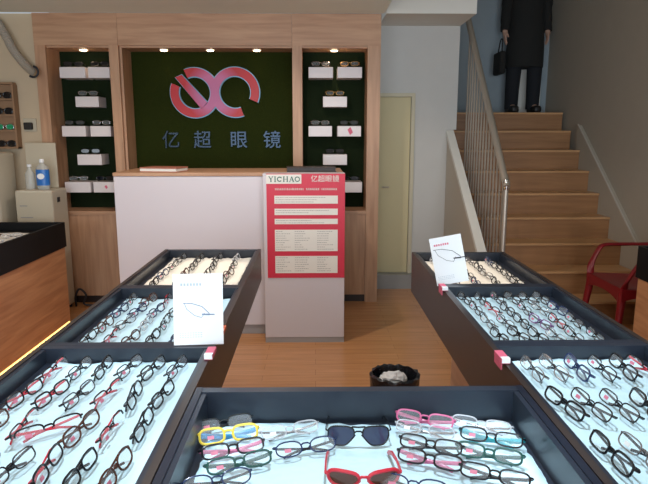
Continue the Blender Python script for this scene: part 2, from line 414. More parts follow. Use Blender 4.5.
for k, (za, zb) in enumerate(panels):
    MB().box(-.22, .225, -.0035, -.0022, za, zb).build('text_panel', M['posterwhite'], ps)
    rows = int((zb-za)/.016)
    for c0, c1 in ([(-.212, -.10), (-.08, .04), (.08, .2)] if k > 2 else [(-.212, .2)]):
        t = MB()
        for r in range(rows):
            z = zb-.012-r*.016
            x = c0
            end = c0+(c1-c0)*random.uniform(.35, .95)
            while x < end:
                wd = random.uniform(.004, .014); t.box(x, x+wd, -.0044, -.0036, z-.002, z+.0012); x += wd+.004
        t.build('fine_print', M['inkgrey'], ps)

# things lying on counter
def slab(name, m, w_, d_, h_, loc, rz, label, cat, pages=None):
    e = tag(empty(name, loc, rz), label, cat)
    MB().rbox(-w_/2, w_/2, -d_/2, d_/2, h_*.75, h_, .001).build('top_cover', m, e)
    MB().box(-w_/2+.002, w_/2-.004, -d_/2+.002, d_/2-.002, h_*.2, h_*.75).build('pages', pages or M['posterwhite'], e)
    MB().rbox(-w_/2, w_/2, -d_/2, d_/2, 0, h_*.2, .001).build('bottom_cover', m, e)
    return e
slab('magazine', M['magazine'], .29, .2, .035, (-1.12, 4.40, 1.2325), -.22, 'reddish-brown magazine lying on the oak counter top below the logo', 'magazine')
slab('folder', M['folder'], .36, .2, .035, (-.03, 4.40, 1.2325), .06, 'black folder lying on the counter top behind the red poster', 'folder', M['folder'])

# ------------------------------------------------------------------ eyeglasses
def lens_outline(w, h, n=2.8, N=22, sag=0):
    pts = []
    for i in range(N):
        a = 2*PI*i/N; c, s = math.cos(a), math.sin(a)
        x = w*abs(c)**(2/n)*(1 if c >= 0 else -1); z = h*abs(s)**(2/n)*(1 if s >= 0 else -1)
        if z < 0 and sag: x *= 1-sag*abs(z)/h
        pts.append((x, z))
    return pts
PROT = {}
def make_glasses(key, frame, temple, lw=.0278, lh=.0142, n=3.2, r=.0016, half=False, rimless=False, tilt=24, opened=False, lensm='lens', tagc='tagpink', bend=.0, sag=0, fore=0, thick=1, double=False, simple=False, tw=.002, tear=0):
    F = MB(); cx = lw+.0095; H = lh+.002
    def bow(x): return bend*(x/.066)**2
    T = Matrix.Rotation(-math.radians(tilt), 4, 'X')
    parts = {}
    for s in (-1, 1):
        ol = lens_outline(lw, lh, n, 22, sag)
        if tear: ol = [(x*(1-tear*(-z/lh)) if (z < 0 and x*s < 0) else x, z) for x, z in ol]
        pts = [Vector((s*cx+x, bow(s*cx+x), H+z+ (fore*abs(x+s*lw)/ (2*lw) if fore else 0))) for x, z in ol]
        if not rimless:
            if half:
                top = [p for p, (x, z) in zip(pts, ol) if z >= -lh*.25]
                # order along the top edge
                idx = [i for i, (x, z) in enumerate(ol) if z >= -lh*.25]
                k = [i for i in range(len(idx)-1) if idx[i+1]-idx[i] > 1]
                if k: top = [pts[i] for i in idx[k[0]+1:]+idx[:k[0]+1]]
                F.tube(top, r*1.1, 6)
            else:
                F.tube(pts, [(r, r*1.2)]*len(pts) if thick == 1 else [(r*thick, r*1.3)]*len(pts), 6, True, flat=(0, 1, 0))
        L = MB(); nn = len(pts)
        L.add([p+Vector((0, -.0006, 0)) for p in pts]+[p+Vector((0, .0009, 0)) for p in pts], [tuple(range(nn)), tuple(range(2*nn-1, nn-1, -1))]+[(i, i+nn, (i+1) % nn+nn, (i+1) % nn) for i in range(nn)])
        parts['lens', s] = L
        # end piece
        xo = s*(cx+lw-.001)
        F.tube([(xo, bow(xo), H+lh*.45), (xo+s*.005, bow(xo)+.003, H+lh*.5), (xo+s*.006, bow(xo)+.008, H+lh*.5)], r*1.3, 6)
        hx = xo+s*.006; hy = bow(xo)+.008; hz = H+lh*.5
        A = MB()
        if opened:
            A.tube([(hx, hy, hz), (hx-s*.002, hy+.05, hz), (hx-s*.006, hy+.092, hz-.004), (hx-s*.009, hy+.128, hz-.02)], [(r*.9, r*1.6), (r*.9, r*1.6), (r*1.1, r*1.8), (r*1.3, r*2.2)], 6, flat=(1, 0, 0))
        else:
            yo = hy+(.004 if s < 0 else .010)
            A.tube([(hx, hy, hz), (hx-s*.012, yo, hz-.002), (hx-s*.06, yo+.002, hz-.008), (hx-s*.092, yo+.002, hz-.012), (hx-s*.118, yo+.001, hz-.02)], [(tw*1.2, r*.9), (tw*1.4, r*.9), (tw*1.3, r*.9), (tw*1.4, r*1), (tw*1.4, r*1.1)], 6, flat=(0, 0, 1))
        parts['temple', s] = A
    F.tube([(-.0102, bow(0), H+lh*.30), (-.005, -.0005, H+lh*.5), (.005, -.0005, H+lh*.5), (.0102, bow(0), H+lh*.30)], r*1.15, 6)
    if double: F.tube([(-.016, bow(0), H+lh*.97), (0, -.0005, H+lh*.93), (.016, bow(0), H+lh*.97)], r*1.3, 6)
    if not simple:
        for s in (-1, 1): F.tube([(s*.009, .002, H+lh*.1), (s*.0075, .006, H-.001)], .0016, 5)
    zmin = 1e9
    allm = [F]+list(parts.values())
    for mb in allm:
        mb.v = [T @ v for v in mb.v]; zmin = min(zmin, min(v.z for v in mb.v))
    ymid = sum(v.y for v in F.v)/len(F.v)
    sh = Vector((0, -ymid, -zmin))
    for mb in allm: mb.v = [v+sh for v in mb.v]
    e = empty('sunglasses' if lensm != 'lens' else 'eyeglasses')
    F.build('front_frame', FR[frame], e, True)
    for s in (-1, 1):
        parts['lens', s].build('lens', M[lensm], e)
        parts['temple', s].build('temple', FR[temple], e, True)
    if tagc:
        g = MB(); TT = TL(*sh) @ T
        g.box(-cx-.010, -cx+.004, -.0018, -.0011, H-.007, H+.0005, TT); g.build('price_sticker', FR[tagc], e)
    PROT[key] = e
    return e
PAL = []
def pal(key, word, **k):
    make_glasses(key, **k); PAL.append((key, word))
pal('a', 'black full-rim', frame='black', temple='black', r=.0021, tagc=None)
pal('b', 'black half-rim', frame='black', temple='red', half=True, r=.0018)
pal('c', 'dark brown', frame='brown', temple='brown', r=.002, n=2.5, lh=.016)
pal('d', 'thin silver', frame='silver', temple='black', r=.0013, lh=.0135, tagc='tagwhite')
pal('e', 'black and red', frame='black', temple='red', r=.002, lh=.0138)
pal('f', 'navy blue', frame='navy', temple='navy', r=.002)
pal('g', 'clear crystal', frame='crystal', temple='silver', r=.0018, tagc='tagwhite')
pal('h', 'purple', frame='purple', temple='black', r=.0018, lh=.0142)
pal('i', 'thin black', frame='black', temple='black', r=.0014, lh=.0135, tilt=30)
pal('j', 'teal', frame='teal', temple='black', r=.0018)
make_glasses('yellow', 'yellow', 'blue', r=.0024, lh=.0165, lw=.027, tagc='tagpink', tilt=44, tw=.004)
make_glasses('pink', 'pink', 'pink', r=.0018, lh=.0145, tilt=42, tagc=None, tw=.003)
make_glasses('green', 'green', 'green', r=.0021, lh=.0145, tilt=42, tw=.003)
make_glasses('cblack', 'black', 'black', r=.0018, lh=.0145, tilt=42, tagc='tagpink', tw=.0025)
make_glasses('cblackred', 'black', 'pink', r=.002, lh=.0145, tilt=42, tw=.003)
make_glasses('ccryst', 'crystal', 'silver', r=.0014, lh=.014, tilt=42, tagc='tagwhite')
make_glasses('cteal', 'black', 'teal', r=.0018, lh=.0145, tilt=42, tagc='tagpink', tw=.0042)
make_glasses('chalf', 'black', 'black', r=.0015, lh=.0145, tilt=42, half=True)
make_glasses('oval', 'navy', 'black', r=.0015, lh=.0155, n=2.4, tilt=42)
make_glasses('aviator', 'black', 'black', lw=.0305, lh=.0225, n=3.6, r=.0017, tear=.42, tilt=7, opened=True, lensm='lensdark', tagc=None, bend=.006, sag=.22, double=True)
make_glasses('sport', 'red', 'red', lw=.0325, lh=.0165, n=3, r=.0030, tear=.3, sag=.15, tilt=5, opened=True, lensm='lensbrown', tagc=None, bend=.014, thick=1.3, fore=.004)
make_glasses('shelf_a', 'black', 'black', tilt=4, opened=True, tagc=None, simple=True, lensm='lensblack')
make_glasses('shelf_b', 'gold', 'brown', tilt=4, opened=True, tagc=None, simple=True, r=.002)
make_glasses('shelf_c', 'silver', 'black', tilt=4, opened=True, tagc=None, simple=True, r=.0018)
make_glasses('rackblack', 'black', 'black', lw=.029, lh=.022, n=2.4, r=.003, tilt=5, lensm='lensblack', tagc=None, simple=True)
make_glasses('rackgreen', 'silver', 'black', lw=.029, lh=.021, n=2.4, r=.002, tilt=5, lensm='lensgreen', tagc=None, simple=True)
used = set()
def glasses(key, loc, rz, label, cat, group, sc=1, tx=0):
    if key in used: e = copy_tree(PROT[key])
    else: e = PROT[key]; used.add(key)
    e.location = loc; e.rotation_euler = (tx, 0, rz); e.scale = (sc,)*3
    return tag(e, label, cat, group)

# ------------------------------------------------------------------ display tables with trays
def paper_mat(name, label, x0, x1, y0, y1, z, m, rz=0, rag=.012):
    nx, ny = 26, 34; vs = []; fs = []
    rr = random.Random(name+label)
    ph = [rr.uniform(0, 6) for _ in range(6)]
    for j in range(ny+1):
        for i in range(nx+1):
            u, v = i/nx, j/ny
            x = x0+(x1-x0)*u; y = y0+(y1-y0)*v
            if j == ny: y += rr.uniform(-rag, 0)+.006*math.sin(u*9+ph[0])
            if i in (0, nx): x += (1 if i == 0 else -1)*rr.uniform(0, rag*.6)
            h = .0008*math.sin(u*11+ph[1]+3*v)+.0008*math.sin(v*17+ph[2]-4*u)+.0005*math.sin((u+v)*40+ph[3])
            if j == ny: h += rr.uniform(.0, .006)
            vs.append((x-(x0+x1)/2, y-(y0+y1)/2, h))
    w_ = nx+1
    top = len(vs)
    vs += [(x, y, -.0022) for x, y, _ in vs]
    for j in range(ny):
        for i in range(nx):
            a = j*w_+i; fs.append((a, a+1, a+w_+1, a+w_)); fs.append((top+a, top+a+w_, top+a+w_+1, top+a+1))
    border = [i for i in range(nx+1)]+[j*w_+nx for j in range(1, ny+1)]+[ny*w_+i for i in range(nx-1, -1, -1)]+[j*w_ for j in range(ny-1, 0, -1)]
    for k in range(len(border)):
        a, b_ = border[k], border[(k+1) % len(border)]; fs.append((a, top+a, top+b_, b_))
    o = MB().add(vs, fs).build(name, m, None, 'all')
    o.location = ((x0+x1)/2, (y0+y1)/2, z+.0024)
    return tag(o, label, 'paper', 'white paper liners in the display trays')
def table(label, x0, x1, cuts, rim, bottom, panelz, outer, px0, px1, plm=None):
    ox, oy = (x0+x1)/2, (cuts[0]+cuts[-1])/2
    t = tag(empty('display_table', (ox, oy, 0)), label, 'display table')
    wl = .016
    a = MB()
    a.box(x0-ox, x0+wl-ox, cuts[0]-oy, cuts[-1]-oy, panelz, rim); a.build('side_panel', outer, t)
    a = MB(); a.box(x1-wl-ox, x1-ox, cuts[0]-oy, cuts[-1]-oy, panelz, rim); a.build('side_panel', outer, t)
    MB().box(x0+wl-ox, x1-wl-ox, cuts[0]+.001-oy, cuts[-1]-.001-oy, panelz, bottom-.003).build('tray_base', M['trayin'], t)
    for k in range(len(cuts)-1):
        a = MB(); y0, y1 = cuts[k]-oy, cuts[k+1]-oy; X0, X1 = x0+wl-ox, x1-wl-ox; th = .026
        a.box(X0, X1, y0+.0005, y0+th, bottom-.003, rim-.001); a.box(X0, X1, y1-th, y1-.0005, bottom-.003, rim-.001)
        a.box(X0, X0+.012, y0+th, y1-th, bottom-.003, rim-.004); a.box(X1-.012, X1, y0+th, y1-th, bottom-.003, rim-.004)
        a.box(X0, X1, y0+th, y1-th, bottom-.003, bottom)
        a.build('tray', M['trayin'], t)
    MB().box(px0-ox, px1-ox, cuts[0]+.05-oy, cuts[-1]-.06-oy, 0, panelz).build('pedestal', plm or M['plinth'], t)
    return t
RIM = .90; LB = .855
table('long black display table left of the aisle, holding three trays of eyeglasses', -.80, -.29, [.88, 1.63, 2.30, 3.085], RIM, LB, .73, M['browndark'], -.77, -.53)
table('long dark display table right of the aisle, holding three trays of eyeglasses', .505, .985, [.88, 1.63, 2.30, 2.99], RIM, LB, .69, M['browndark'], .72, .95)
table('black display table across the near end of the aisle, with both pairs of sunglasses', -.287, .502, [.80, 1.335], RIM, .818, .70, M['black'], -.2, .42)

ORD = ['front', 'second', 'third', 'fourth', 'fifth', 'sixth', 'seventh', 'eighth', 'ninth']
trays = [  # name, side, mat rect, rows, cols, mat material
 ('near left', 1, (-.752, -.325, .925, 1.60), 4, 6, 'paper'),
 ('middle left', 1, (-.752, -.322, 1.665, 2.265), 4, 6, 'paper'),
 ('far left', 1, (-.750, -.335, 2.335, 3.045), 4, 4, 'paperw'),
 ('near right', -1, (.536, .935, .925, 1.602), 3, 6, 'paper'),
 ('middle right', -1, (.536, .92, 1.665, 2.265), 4, 6, 'paper'),
 ('far right', -1, (.536, .925, 2.335, 2.95), 4, 4, 'paperw')]
rg = random.Random(11)
for nm, side, (x0, x1, y0, y1), R_, C_, mm in trays:
    paper_mat('paper_liner', 'white paper liner under the eyeglasses in the %s tray' % nm, x0, x1, y0, y1, LB, M[mm])
    dx = (x1-x0-.03)/C_; dy = (y1-y0-.03)/R_
    for r in range(R_):
        for q in range(C_):
            x = x0+.015+dx*(q+.5)+rg.uniform(-.004, .004); y = y0+.015+dy*(r+.5)+rg.uniform(-.008, .008)
            rz = side*PI/2+rg.uniform(-.15, .15)-side*.06-(side*rg.uniform(.5, .95) if (r == R_-3 and 'near' in nm and rg.random() < .6 and q % 2 == 0) else 0)
            weights = [10, 6, 2.5, 2, 4, 4, 1, .4, 7, .2] if 'far' not in nm else [9, 0, 5, 2, 0, 2, 1, 0, 6, 0]
            key, word = rg.choices(PAL, weights)[0]
            row = (['nearest', 'second', 'third', 'farthest'] if R_ == 4 else ['nearest', 'middle', 'farthest'])[r]
            place = (['leftmost', 'second from the left', 'third from the left', 'third from the right', 'second from the right', 'rightmost'] if C_ == 6 else ['leftmost', 'second from the left', 'second from the right', 'rightmost'])[q]
            glasses(key, (x, y, LB+.0048), rz, '%s eyeglasses, %s tray, %s row, %s' % (word, nm, row, place), 'eyeglasses', 'eyeglasses in the %s tray' % nm, rg.uniform(1.08, 1.14) if R_ == 3 else rg.uniform(.98, 1.04) if dy > .15 else rg.uniform(.92, .98))

paper_mat('paper_liner', 'white paper liner under the sunglasses in the tray across the aisle end', -.245, .465, .835, 1.30, .818, M['paper'])
# fitted to the photograph: centre, heading
CZ = .8228
cen = [
 ('chalf', -.213, 1.262, .34, 'thin black half-rim eyeglasses, farthest in the left column of the near centre tray'),
 ('yellow', -.193, 1.205, .26, 'yellow eyeglasses with bright blue temples'),
 ('cblackred', -.175, 1.145, .34, 'black eyeglasses with pink temples just below the yellow pair'),
 ('green', -.155, 1.092, .36, 'dark green eyeglasses, second below the yellow pair'),
 ('oval', -.190, 1.030, .34, 'thin dark eyeglasses cut by the photo edge below the dark green pair'),
 ('ccryst', -.058, 1.225, .32, 'clear crystal eyeglasses left of the black aviator sunglasses'),
 ('oval', -.021, 1.152, .28, 'thin navy oval eyeglasses left above the red sports sunglasses'),
 ('pink', .255, 1.270, -.36, 'pink eyeglasses, farthest pair right of the aviator sunglasses'),
 ('ccryst', .247, 1.222, -.36, 'clear eyeglasses right below the pink pair'),
 ('cblack', .247, 1.156, -.34, 'black eyeglasses, third in the column right of the aviator sunglasses'),
 ('cblackred', .234, 1.098, -.38, 'black eyeglasses with pink temples right beside the red sports sunglasses'),
 ('oval', .185, 1.008, -.3, 'navy eyeglasses cut by the bottom edge right of the red sports sunglasses'),
 ('ccryst', .380, 1.242, -.38, 'clear eyeglasses, farthest in the right column of the near centre tray'),
 ('cteal', .385, 1.182, -.38, 'black eyeglasses with teal temples in the right column of the near centre tray'),
 ('green', .362, 1.118, -.38, 'dark green eyeglasses below the pair with teal temples'),
 ('cblack', .350, 1.040, -.40, 'black eyeglasses nearest in the right column of the centre tray'),
]
for key, x, y, rz, lab in cen:
    glasses(key, (x, y, CZ), rz, lab, 'eyeglasses', 'eyeglasses in the centre tray', 1.0)
glasses('aviator', (.094, 1.190, CZ), -.02, 'large black aviator sunglasses with smoked lenses in the near centre tray', 'sunglasses', None, .95)
glasses('sport', (.092, 1.025, CZ), .0, 'red wraparound sports sunglasses with brown lenses', 'sunglasses', None, .92)

# ------------------------------------------------------------------ advertising cards and clips
def card(loc, rx, ry, rz, label, strong, w_=.15, h_=.208):
    e = tag(empty('advertising_card', loc), label, 'card'); e.rotation_euler = (rx, ry, rz)
    MB().box(-w_/2, w_/2, -.0008, .0008, 0, h_).build('sheet', M['card'], e)
    a = MB()   # line drawing of half an eyeglass frame
    k = M['ink'] if strong else M['cardblue']
    if strong: cen_, s = (.0, .118), 1.0
    else: cen_, s = (-.004, .10), .72
    cx_, cz_ = cen_
    P = [(cx_-.055*s, cz_+.03*s), (cx_-.02*s, cz_+.028*s), (cx_+.02*s, cz_+.015*s), (cx_+.048*s, cz_-.012*s), (cx_+.05*s, cz_-.02*s), (cx_+.02*s, cz_-.018*s)]
    a.tube([(x, -.0014, z) for x, z in P], .0011, 5)
    P = [(cx_-.05*s, cz_+.03*s), (cx_-.04*s, cz_+.005*s), (cx_-.01*s, cz_-.02*s), (cx_+.018*s, cz_-.03*s), (cx_+.03*s, cz_-.012*s)]
    a.tube([(x, -.0014, z) for x, z in P], .0008, 5)
    a.tube([(cx_+.02*s, -.0014, cz_-.016*s), (cx_+.07*s, -.0014, cz_-.018*s)], .0018, 5)
    a.build('eyewear_drawing', k, e)
    a = MB()
    for i in range(7): a.box(-.05+i*.009, -.044+i*.009, -.0013, -.0009, h_-.035, h_-.027)
    a.build('headline_marks', M['pink'] if strong else M['cardgrey'], e)
    a = MB()
    for j in range(3):
        x = -.055
        while x < .012: a.box(x, x+.005, -.0013, -.0009, .022+.006*j, .0235+.006*j); x += .0075
    a.build('small_print', M['cardgrey'], e)
    MB().tube([(-.02, .001, .10), (-.02, .04, .004)], .0015, 5).build('stand_strut', M['cardgrey'], e)
    return e
card((-.338, 1.625, .9015), math.radians(-9), 0, math.radians(4), 'white advertising card leaning on the left display table', False, .142, .206)
c2 = card((.565, 2.325, .9015), math.radians(-8), math.radians(-11), math.radians(-3), 'white advertising card with a black frame drawing on the right display table', True, .13, .196)
def clip(loc, rz, label, m, cat='clip'):
    e = tag(empty('price_clip', loc, rz), label, cat, 'price clips on the tray rims')
    MB().rbox(-.012, .012, -.034, .034, .0, .014, .002).build('clip_top', m, e)
    MB().box(-.011, .011, -.035, -.02, .003, .016).build('clip_label', M['card'], e)
    MB().box(-.0115, -.0085, -.03, .03, -.018, .0).build('clip_side', m, e)
    return e
clip((-.290, 1.54, .9008), 0, 'pink and white price clip on the rim near the left card, nearest the camera', M['tagp'] if 'tagp' in M else M['pink'])
clip((-.290, 1.73, .9008), 0, 'orange price clip on the rim just beyond the left card', M['rust'])
clip((.506, 1.50, .9008), 0, 'pink price clip on the aisle rim between near and middle right trays', M['pink'])
clip((.506, 2.24, .9008), 0, 'pink price clip under the right advertising card', M['pink'])
k = tag(MB().rbox(-.012, .012, -.008, .008, 0, .02, .002).tube([(0, 0, .018), (.004, 0, .035), (.012, 0, .052)], .005, 8).tube([(-.008, 0, .02), (-.014, 0, .034)], .004, 8).build('binder_clip', M['ink'], None, True), 'small black clip standing on the far rim behind the right card', 'clip')
k.location = (.632, 2.972, .9)

# ------------------------------------------------------------------ left and right wall cases
def case(label, x0, x1, y0, y1, top, led, sgn):
    ox, oy = (x0+x1)/2, (y0+y1)/2
    t = tag(empty('display_case', (ox, oy, 0)), label, 'display case')
    hx, hy = (x1-x0)/2, (y1-y0)/2; wl = .02
    a = MB(); z0 = top-.19
    a.box(-hx, hx, -hy, -hy+wl, z0, top); a.box(-hx, hx, hy-wl, hy, z0, top); a.box(-hx, -hx+wl, -hy+wl, hy-wl, z0, top); a.box(hx-wl, hx, -hy+wl, hy-wl, z0, top)
    a.box(-hx+wl, hx-wl, -hy+wl, hy-wl, z0, top-.06)
    a.build('tray_rim', M['caseblack'], t)
    MB().rbox(-hx+.01, hx-.01, -hy+.01, hy-.01, .06, z0, .003).build('body', M['casewood'], t)
    MB().box(-hx+.05, hx-.05, -hy+.05, hy-.05, 0, .06).build('plinth', M['browndark'], t)
    if led:
        MB().box(hx-.028, hx-.012, -hy+.03, hy-.02, .030, .055).build('light_strip', M['led'], t)
    return t
case('long oak display case with black top along the left wall', -2.72, -1.925, .9, 4.49, .842, True, 1)
case('oak display case with black top at the right edge, in front of the red chair', 1.925, 2.68, 1.0, 3.40, .85, False, -1)
la = bpy.data.lights.new('strip', 'AREA'); la.shape = 'RECTANGLE'; la.size = 3.4; la.size_y = .03; la.energy = 5; la.color = (1, .7, .3)
lo = bpy.data.objects.new('case_strip_light', la); COL.objects.link(lo); lo.location = (-1.94, 2.7, .05); lo.rotation_euler = (0, 0, PI/2)
paper_mat('paper_liner', 'dim white paper liner in the left wall case', -2.66, -2.0, 3.1, 4.3, .7855, M['paperw'])
rg = random.Random(5)
for r in range(3):
    for q in range(4):
        key, word = rg.choice(PAL)
        glasses(key, (-2.56+q*.15, 3.55+r*.25, .7905), .15+rg.uniform(-.15, .15), '%s eyeglasses in the left wall case, %s row, %s from the left' % (word, ['nearest', 'middle', 'farthest'][r], ORD[q].replace('front', 'first')), 'eyeglasses', 'eyeglasses in the left wall case', 1)

# ------------------------------------------------------------------ niche plinths and their glasses
def plinth(x0, x1, z0, z1, label, grp):
    o = MB().rbox(x0, x1, 5.25, 5.438, z0, z1, .003).build('display_plinth', M['whiteblock'])
    cx, cz = (x0+x1)/2, z0
    for v in o.data.vertices: v.co -= Vector((cx, 5.34, cz))
    o.location = (cx, 5.34, cz)
    return tag(o, label, 'plinth', grp)
def nx(px, py, Y): # pixel -> x, z on the niche plane (camera fit)
    f = 586; p = math.radians(10.35); yw = math.radians(.88)
    F = Vector((math.sin(yw)*math.cos(p), math.cos(yw)*math.cos(p), -math.sin(p))); R = Vector((math.cos(yw), -math.sin(yw), 0)); U = R.cross(F)
    d = F+R*(px-324)/f-U*(py-242)/f; q = Vector((0, 0, 1.5))+d*(Y/d.y); return q.x, q.z
rowsL = [[(59, 85.5), (87.5, 110)], [(75, 99)], [(61.5, 86), (90, 111)], [(77, 102)], [(64.5, 91), (93, 115)]]
rowsR = [[(308.5, 333), (337.5, 362)], [(323, 347)], [(308.5, 332), (337.5, 361)], [(323, 347)], [(309, 333), (338, 362)]]
zz = [(67, 78), (96.5, 107), (126, 136.5), (154.5, 165), (182, 192.5)]
TIER = ['top tier', 'second tier', 'third tier', 'fourth tier', 'bottom tier']
keys = ['shelf_a', 'shelf_a', 'shelf_c']
for side, rows in (('left', rowsL), ('right', rowsR)):
    for ti, row in enumerate(rows):
        for bi, (pa, pb) in enumerate(row):
            xa, z1 = nx(pa, zz[ti][0], 5.25); xb, z0 = nx(pb, zz[ti][1], 5.25)
            if side == 'left': xa = max(xa, -2.255); xb = min(xb, -1.722)
            pos = '' if len(row) == 1 else (' left' if bi == 0 else ' right')
            plinth(xa, xb, z0, z1, 'white block plinth in the %s niche, %s%s' % (side, TIER[ti], pos), 'white plinths in the %s niche' % side)
            key = keys[(ti*2+bi+(side == 'right')) % 3]
            if side == 'right' and ti == 0: key = ['shelf_c', 'shelf_b'][bi]
            if side == 'right' and ti == 1: key = 'shelf_b'
            word = {'shelf_a': 'dark', 'shelf_b': 'orange-brown', 'shelf_c': 'silver'}[key]
            glasses(key, ((xa+xb)/2, 5.285, z1+.0003), [.15, -.15][bi], '%s eyeglasses on the %s niche plinth, %s%s' % (word, side, TIER[ti], pos), 'eyeglasses', 'eyeglasses in the %s niche' % side, 1.2)
for px, py, lab in ((350, 131, 'pink tag hanging over a third-tier plinth in the right niche'), (106, 187, 'red sticker on the bottom-tier right plinth of the left niche')):
    x, z = nx(px, py, 5.247)
    t = tag(MB().add([(-.022, 0, .012), (.004, 0, .035), (.026, 0, -.012), (.0, 0, -.035)]+[(-.022, .002, .012), (.004, .002, .035), (.026, .002, -.012), (.0, .002, -.035)], [(0, 1, 2, 3), (7, 6, 5, 4), (0, 4, 5, 1), (1, 5, 6, 2), (2, 6, 7, 3), (3, 7, 4, 0)]).build('price_tag', M['pink']), lab, 'tag')
    t.location = (x, 5.2475, z); t.scale = (1, 1, 1) if px > 200 else (.6, 1, .5)

# ------------------------------------------------------------------ left alcove
rk = tag(empty('sunglasses_rack', (-2.82, 5.17, 1.40)), 'wooden wall rack with four tiers of sunglasses at the left edge', 'rack')
MB().box(-.28, .28, .0, .028, -.015, .52).build('back_board', M['darkwood'], rk)
MB().box(.27, .285, -.06, .0, -.015, .52).build('side_board', M['darkwood'], rk)
MB().box(-.28, .285, -.07, .0, .52, .535).build('top_board', M['darkwood'], rk)
MB().box(-.28, .285, -.065, .0, -.015, .0).build('shelf', M['darkwood'], rk)
for k in range(1, 4): MB().box(-.28, .27, -.065, 0, .13*k, .13*k+.012).build('shelf', M['darkwood'], rk)
for k in range(4):
    for q in range(2):
        key = 'rackgreen' if k == 1 else 'rackblack'
        wd = 'green mirrored' if k == 1 else 'black'
        glasses(key, (-2.64-.19*q, 5.128, 1.4006+.13*k+(.012 if k else 0)), 0, '%s sunglasses in the wall rack, %s tier from the bottom, %s' % (wd, ['first', 'second', 'third', 'fourth'][k], ['right', 'left'][q]), 'sunglasses', 'sunglasses on the wall rack', 1.12)
# hose
hp = [(-3.0, 5.13, 2.75-.27), (-2.66, 5.12, 2.44), (-2.56, 5.11, 2.32), (-2.50, 5.10, 2.2), (-2.43, 5.10, 2.1), (-2.375, 5.11, 2.035), (-2.355, 5.125, 2.02)]
def smoothpath(P, n=12):
    P = [Vector(p) for p in P]; out = []
    for i in range(len(P)-1):
        p0 = P[max(i-1, 0)]; p1 = P[i]; p2 = P[i+1]; p3 = P[min(i+2, len(P)-1)]
        for k in range(n):
            t = k/n; out.append(.5*((2*p1)+(p2-p0)*t+(2*p0-5*p1+4*p2-p3)*t*t+(3*p1-p0-3*p2+p3)*t**3))
    out.append(P[-1]); return out
sp = smoothpath(hp, 16)
ho = empty('ventilation_hose', sp[0]); tag(ho, 'grey-beige ribbed hose running down the wall into the left cabinet side', 'hose')
MB().tube([p-sp[0] for p in sp], [.033+(.004 if i % 2 else 0) for i in range(len(sp))], 12).build('ribbed_tube', M['hose'], ho, True)
MB().tube([Vector((-2.352, 5.115, 2.02))+Vector((.0+.044*math.cos(a), -.012, .044*math.sin(a)))-sp[0] for a in [math.radians(-130+15*i) for i in range(15)]], .009, 8).build('end_clamp', M['ink'], ho, True)
so = tag(empty('wall_socket', (-2.455, 5.198, 1.585)), 'small wall socket with a dark plug right of the sunglasses rack', 'socket')
MB().rbox(-.055, .055, -.012, 0, -.055, .055, .004).build('face_plate', M['cream'], so)
MB().rbox(-.04, .03, -.05, -.012, -.04, .02, .008).build('plug', M['hair'], so)
# water dispenser cabinet
wd = tag(empty('water_dispenser', (-2.29, 4.95, 0)), 'ivory boxy water machine standing behind the left wall case', 'water dispenser')
MB().rbox(-.155, .145, -.15, .15, .03, 1.055, .014).build('body', M['machine'], wd)
MB().rbox(-.15, .14, -.152, -.146, .80, 1.04, .002).build('front_panel', M['cream'], wd)
for z, w_ in ((.93, .03), (.835, .05)): MB().box(-.12, -.12+w_*2, -.155, -.1525, z-.004, z+.004).build('front_marking', M['inkgrey'], wd)
MB().rbox(.146, .150, -.06, -.01, .95, .99, .001).build('side_switch', M['ink'], wd)
for x in (-.12, .11):
    for y in (-.11, .11): MB().lathe([(.018, 0), (.018, .032)], 10, TL(x, y, 0)).build('foot', M['ink'], wd)
bp = tag(MB().rbox(-.13, .13, -.008, .008, 0, .38, .005).build('backing_board', M['cream']), 'beige upright board behind the blue-labelled bottle', 'board'); bp.location = (-2.33, 5.075, 1.0555)
bo = tag(empty('bottle', (-2.25, 4.9, 1.0555)), 'plastic bottle with a blue label on the ivory water machine', 'bottle')
MB().lathe([(.045, 0), (.052, .01), (.052, .035)], 20, sy=.7).build('bottle_bottom', M['bottleclear'], bo, True)
MB().lathe([(.053, .035), (.054, .06), (.054, .14), (.053, .165)], 20, sy=.7).build('label', M['bottleblue'], bo, True)
MB().lathe([(.001, -.0005), (.03, 0), (.03, .002)], 16, TL(-.0, -.0385, .11) @ Matrix.Rotation(PI/2, 4, 'X'), sy=.8).build('label_badge', M['card'], bo, True)
MB().lathe([(.052, .165), (.046, .19), (.02, .21), (.016, .222)], 20, sy=.7).build('bottle_neck', M['bottleclear'], bo, True)
MB().lathe([(.019, .222), (.019, .245), (.015, .25)], 16).build('cap', M['card'], bo, True)
b2 = tag(empty('bottle', (-2.365, 4.92, 1.0555)), 'cloudy unlabelled bottle left of the blue-labelled one', 'bottle')
MB().lathe([(.036, 0), (.04, .01), (.04, .13), (.016, .165), (.016, .185)], 20, sy=.8).build('bottle_body', M['bottleclear'], b2, True)
MB().lathe([(.018, .186), (.018, .205)], 14).build('cap', M['card'], b2, True)
fr = tag(empty('white_cabinet', (-2.78, 4.93, 0)), 'tall rounded off-white cabinet at the left edge below the sunglasses rack', 'cabinet')
MB().rbox(-.26, .22, -.16, .16, .02, 1.36, .03, seg=4).build('body', M['machine'], fr, True)
MB().box(-.24, .2, -.15, .15, 0, .02).build('base', M['ink'], fr)
stk = tag(MB().rbox(-.03, .03, -.002, .002, -.045, .045, .0015).build('hanging_tag', M['cardblue']), 'small grey-blue tag on the off-white cabinet', 'tag'); stk.location = (-2.63, 4.766, 1.27)
